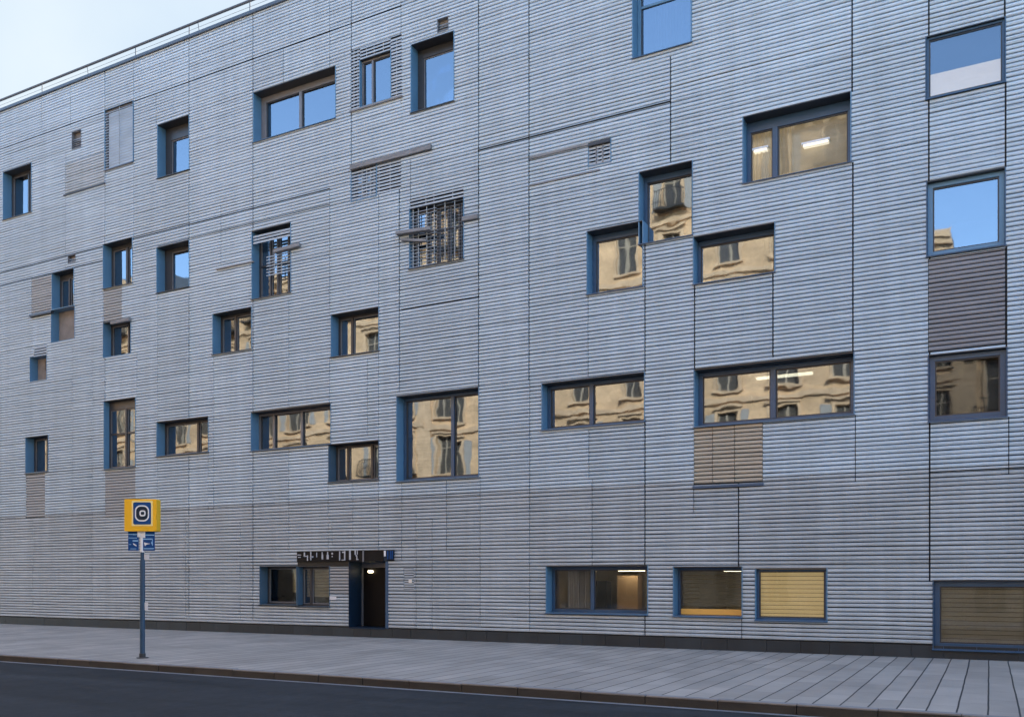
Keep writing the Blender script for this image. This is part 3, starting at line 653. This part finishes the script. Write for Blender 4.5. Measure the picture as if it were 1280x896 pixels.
# ------------------------------------------------------------------ across the street: what the panes mirror
OY = -26.2
wmesh = {}
def stone_house(X0, X1, H, label, floors, cols, seed, attic=0, mat='stone'):
    rnd = random.Random(seed); W = X1-X0; fh = (H-4.2)/floors; cw = W/cols
    b = tag(empty('stone_building', ((X0+X1)/2, OY, 0)), label, 'building', 'stone buildings across the street')
    ox = -(W/2); wl = MB(); hs = []
    ww = cw*.40
    for k in range(floors+1):
        for c in range(cols):
            xc = ox + cw*(c+.5); z0 = .5 if k == 0 else 4.2 + fh*(k-1) + .55; h = 2.9 if k == 0 else fh*.66
            hs.append((xc-ww/2, xc+ww/2, z0, z0+h, k))
    xs = sorted({-W/2, W/2, *[h[0] for h in hs], *[h[1] for h in hs]}); zs = sorted({0., H, *[h[2] for h in hs], *[h[3] for h in hs]})
    for a, c in zip(xs, xs[1:]):
        for d, e in zip(zs, zs[1:]):
            if c-a < 1e-5 or e-d < 1e-5: continue
            if any(h[0] < (a+c)/2 < h[1] and h[2] < (d+e)/2 < h[3] for h in hs): continue
            wl.quad((c,0,d),(a,0,d),(a,0,e),(c,0,e))
    for h in hs:
        a, c, d, e, _ = h
        wl.quad((a,0,d),(a,-.35,d),(a,-.35,e),(a,0,e)); wl.quad((c,0,d),(c,-.35,d),(c,-.35,e),(c,0,e)); wl.quad((a,0,d),(c,0,d),(c,-.35,d),(a,-.35,d)); wl.quad((a,0,e),(c,0,e),(c,-.35,e),(a,-.35,e))
    wl.quad((-W/2,0,0),(-W/2,-12,0),(-W/2,-12,H),(-W/2,0,H)); wl.quad((W/2,0,0),(W/2,-12,0),(W/2,-12,H),(W/2,0,H)); wl.quad((-W/2,-12,0),(W/2,-12,0),(W/2,-12,H),(-W/2,-12,H))
    wl.build('wall', M[mat], b)
    rf = MB(); rf.hexa([(-W/2,.1,H+.3),(W/2,.1,H+.3),(W/2,-12,H+.3),(-W/2,-12,H+.3),(-W/2,-1.6,H+.3+attic),(W/2,-1.6,H+.3+attic),(W/2,-11,H+.3+attic),(-W/2,-11,H+.3+attic)] if attic else
       [(-W/2,.1,H+.3),(W/2,.1,H+.3),(W/2,-12,H+.3),(-W/2,-12,H+.3),(-W/2,.05,H+.4),(W/2,.05,H+.4),(W/2,-12,H+.4),(-W/2,-12,H+.4)]); rf.build('roof', M['slate'], b)
    co = MB(); co.box(-W/2,W/2,0.003,.28,H-.75,H-.45); co.box(-W/2,W/2,0.003,.55,H-.447,H-.1); co.box(-W/2,W/2,-.3,.75,H-.097,H+.297)
    for i in range(int(W/.8)): co.box(-W/2+.2+i*.8, -W/2+.5+i*.8, .283, .5, H-.72, H-.45)
    co.build('cornice', M['stone_trim'], b)
    sc = MB()
    for k in range(1, floors+1): sc.box(-W/2,W/2,.003,.16,4.2+fh*(k-1)-.15,4.2+fh*(k-1)+.1)
    sc.box(-W/2,-W/2+.5,.003,.12,.0,H-.76); sc.box(W/2-.5,W/2,.003,.12,.0,H-.76); sc.build('string_course', M['stone_trim'], b)
    for h in hs:
        a, c, d, e, k = h; key = (round(c-a,3), round(e-d,3), k > 0 and rnd.random() < .4)
        if key not in wmesh:
            w2, h2 = c-a, e-d; f = MB(); f.ring([(-w2/2-.14,-.0),(w2/2+.14,-.0),(w2/2+.14,h2+.2),(-w2/2-.14,h2+.2)], [(-w2/2,0.0),(w2/2,0.0),(w2/2,h2),(-w2/2,h2)], .07, .003)
            f.box(-w2/2-.2,w2/2+.2,.003,.22,-.14,-.01); f.box(-w2/2-.2,w2/2+.2,.003,.24,h2+.21,h2+.34); fo = f.build('window', M['stone_trim'])
            p2 = MB(); p2.box(-w2/2,w2/2,-.30,-.27,0,h2); po = p2.build('pane', M['oppglass'])
            c2 = MB(); c2.box(-.05,.05,-.268,-.20,0,h2); c2.box(-w2/2,-w2/2+.07,-.268,-.2,0,h2); c2.box(w2/2-.07,w2/2,-.268,-.2,0,h2); c2.box(-w2/2+.07,-.05,-.268,-.21,h2*.7,h2*.7+.06); c2.box(.05,w2/2-.07,-.268,-.21,h2*.7,h2*.7+.06); cf = c2.build('frame', M['oppframe'])
            s2 = MB()
            if key[2]: s2.box(-w2/2-.55,-w2/2-.16,.004,.05,0,h2); s2.box(w2/2+.16,w2/2+.55,.004,.05,0,h2)
            so = s2.build('shutter', M['shutter']) if key[2] else None
            wmesh[key] = (fo.data, po.data, cf.data, so.data if so else None)
            for q in (fo, po, cf, so):
                if q: bpy.data.objects.remove(q)
        dt = wmesh[key]
        w0 = bpy.data.objects.new('window', dt[0]); COL.objects.link(w0); w0.parent = b; w0.location = ((a+c)/2, 0, d)
        for nm, q in zip(('pane','frame','shutter'), dt[1:]):
            if q: z0 = bpy.data.objects.new(nm, q); COL.objects.link(z0); z0.parent = w0
        if k in (2, floors) and rnd.random() < .8:
            bl = MB(); bl.box(a-.3,c+.3,.17,.75,d-.12,d-.02); q = a-.28
            while q < c+.28: bl.box(q,q+.03,.70,.73,d-.02,d+.9); q += .14
            bl.box(a-.3,c+.3,.69,.74,d+.9,d+.95); bl.build('balcony', M['ironwork'], b)
    return b
stone_house(-80,-55.5,23.8, 'tall cream stone apartment building with zinc attic across the street', 5, 9, 1, 1.2)
stone_house(-55.5,-31,22.3, 'cream stone apartment building with iron balconies across the street', 5, 8, 2, .9)
stone_house(-31,-5.2,25.2, 'tallest cream stone apartment building across the street', 6, 9, 3, 1.8)
stone_house(-5.2,-1.4,17.9, 'narrow stone house with deep cornice across the street', 4, 2, 4, 0)
stone_house(-1.4,24,12.5, 'low stone house at the end of the row across the street', 2, 8, 5, 1.0)
# unseen blocks added beside the facade to keep sun off the street ends
for X0, X1, H, lb in ((-92,-50.3,17.5,'unseen plain building added to block low sun past the left end of the slatted building'), (16.3,60,18.5,'unseen plain building added to block low sun past the right end of the slatted building')):
    b = tag(empty('sun_block_building', ((X0+X1)/2, 0, 0)), lb, 'building'); W = X1-X0
    m = MB(); m.box(-W/2,W/2,.3,15,0,H); m.build('wall', M['stone'], b); m = MB(); m.box(-W/2-.1,W/2+.1,.1,15.1,H+.003,H+.3); m.build('roof', M['slate'], b)
    for k in range(5):
        for c in range(10):
            xc = -W/2 + W/10*(c+.5); f = MB(); f.ring([(xc-.7,1+k*3.3),(xc+.7,1+k*3.3),(xc+.7,2.9+k*3.3),(xc-.7,2.9+k*3.3)],[(xc-.6,1.1+k*3.3),(xc+.6,1.1+k*3.3),(xc+.6,2.8+k*3.3),(xc-.6,2.8+k*3.3)],.22,.297)
            fo = f.build('window', M['navy'], b); p2 = MB(); p2.box(xc-.6,xc+.6,.26,.295,1.1+k*3.3,2.8+k*3.3); p2.build('pane', M['oppglass'], fo)
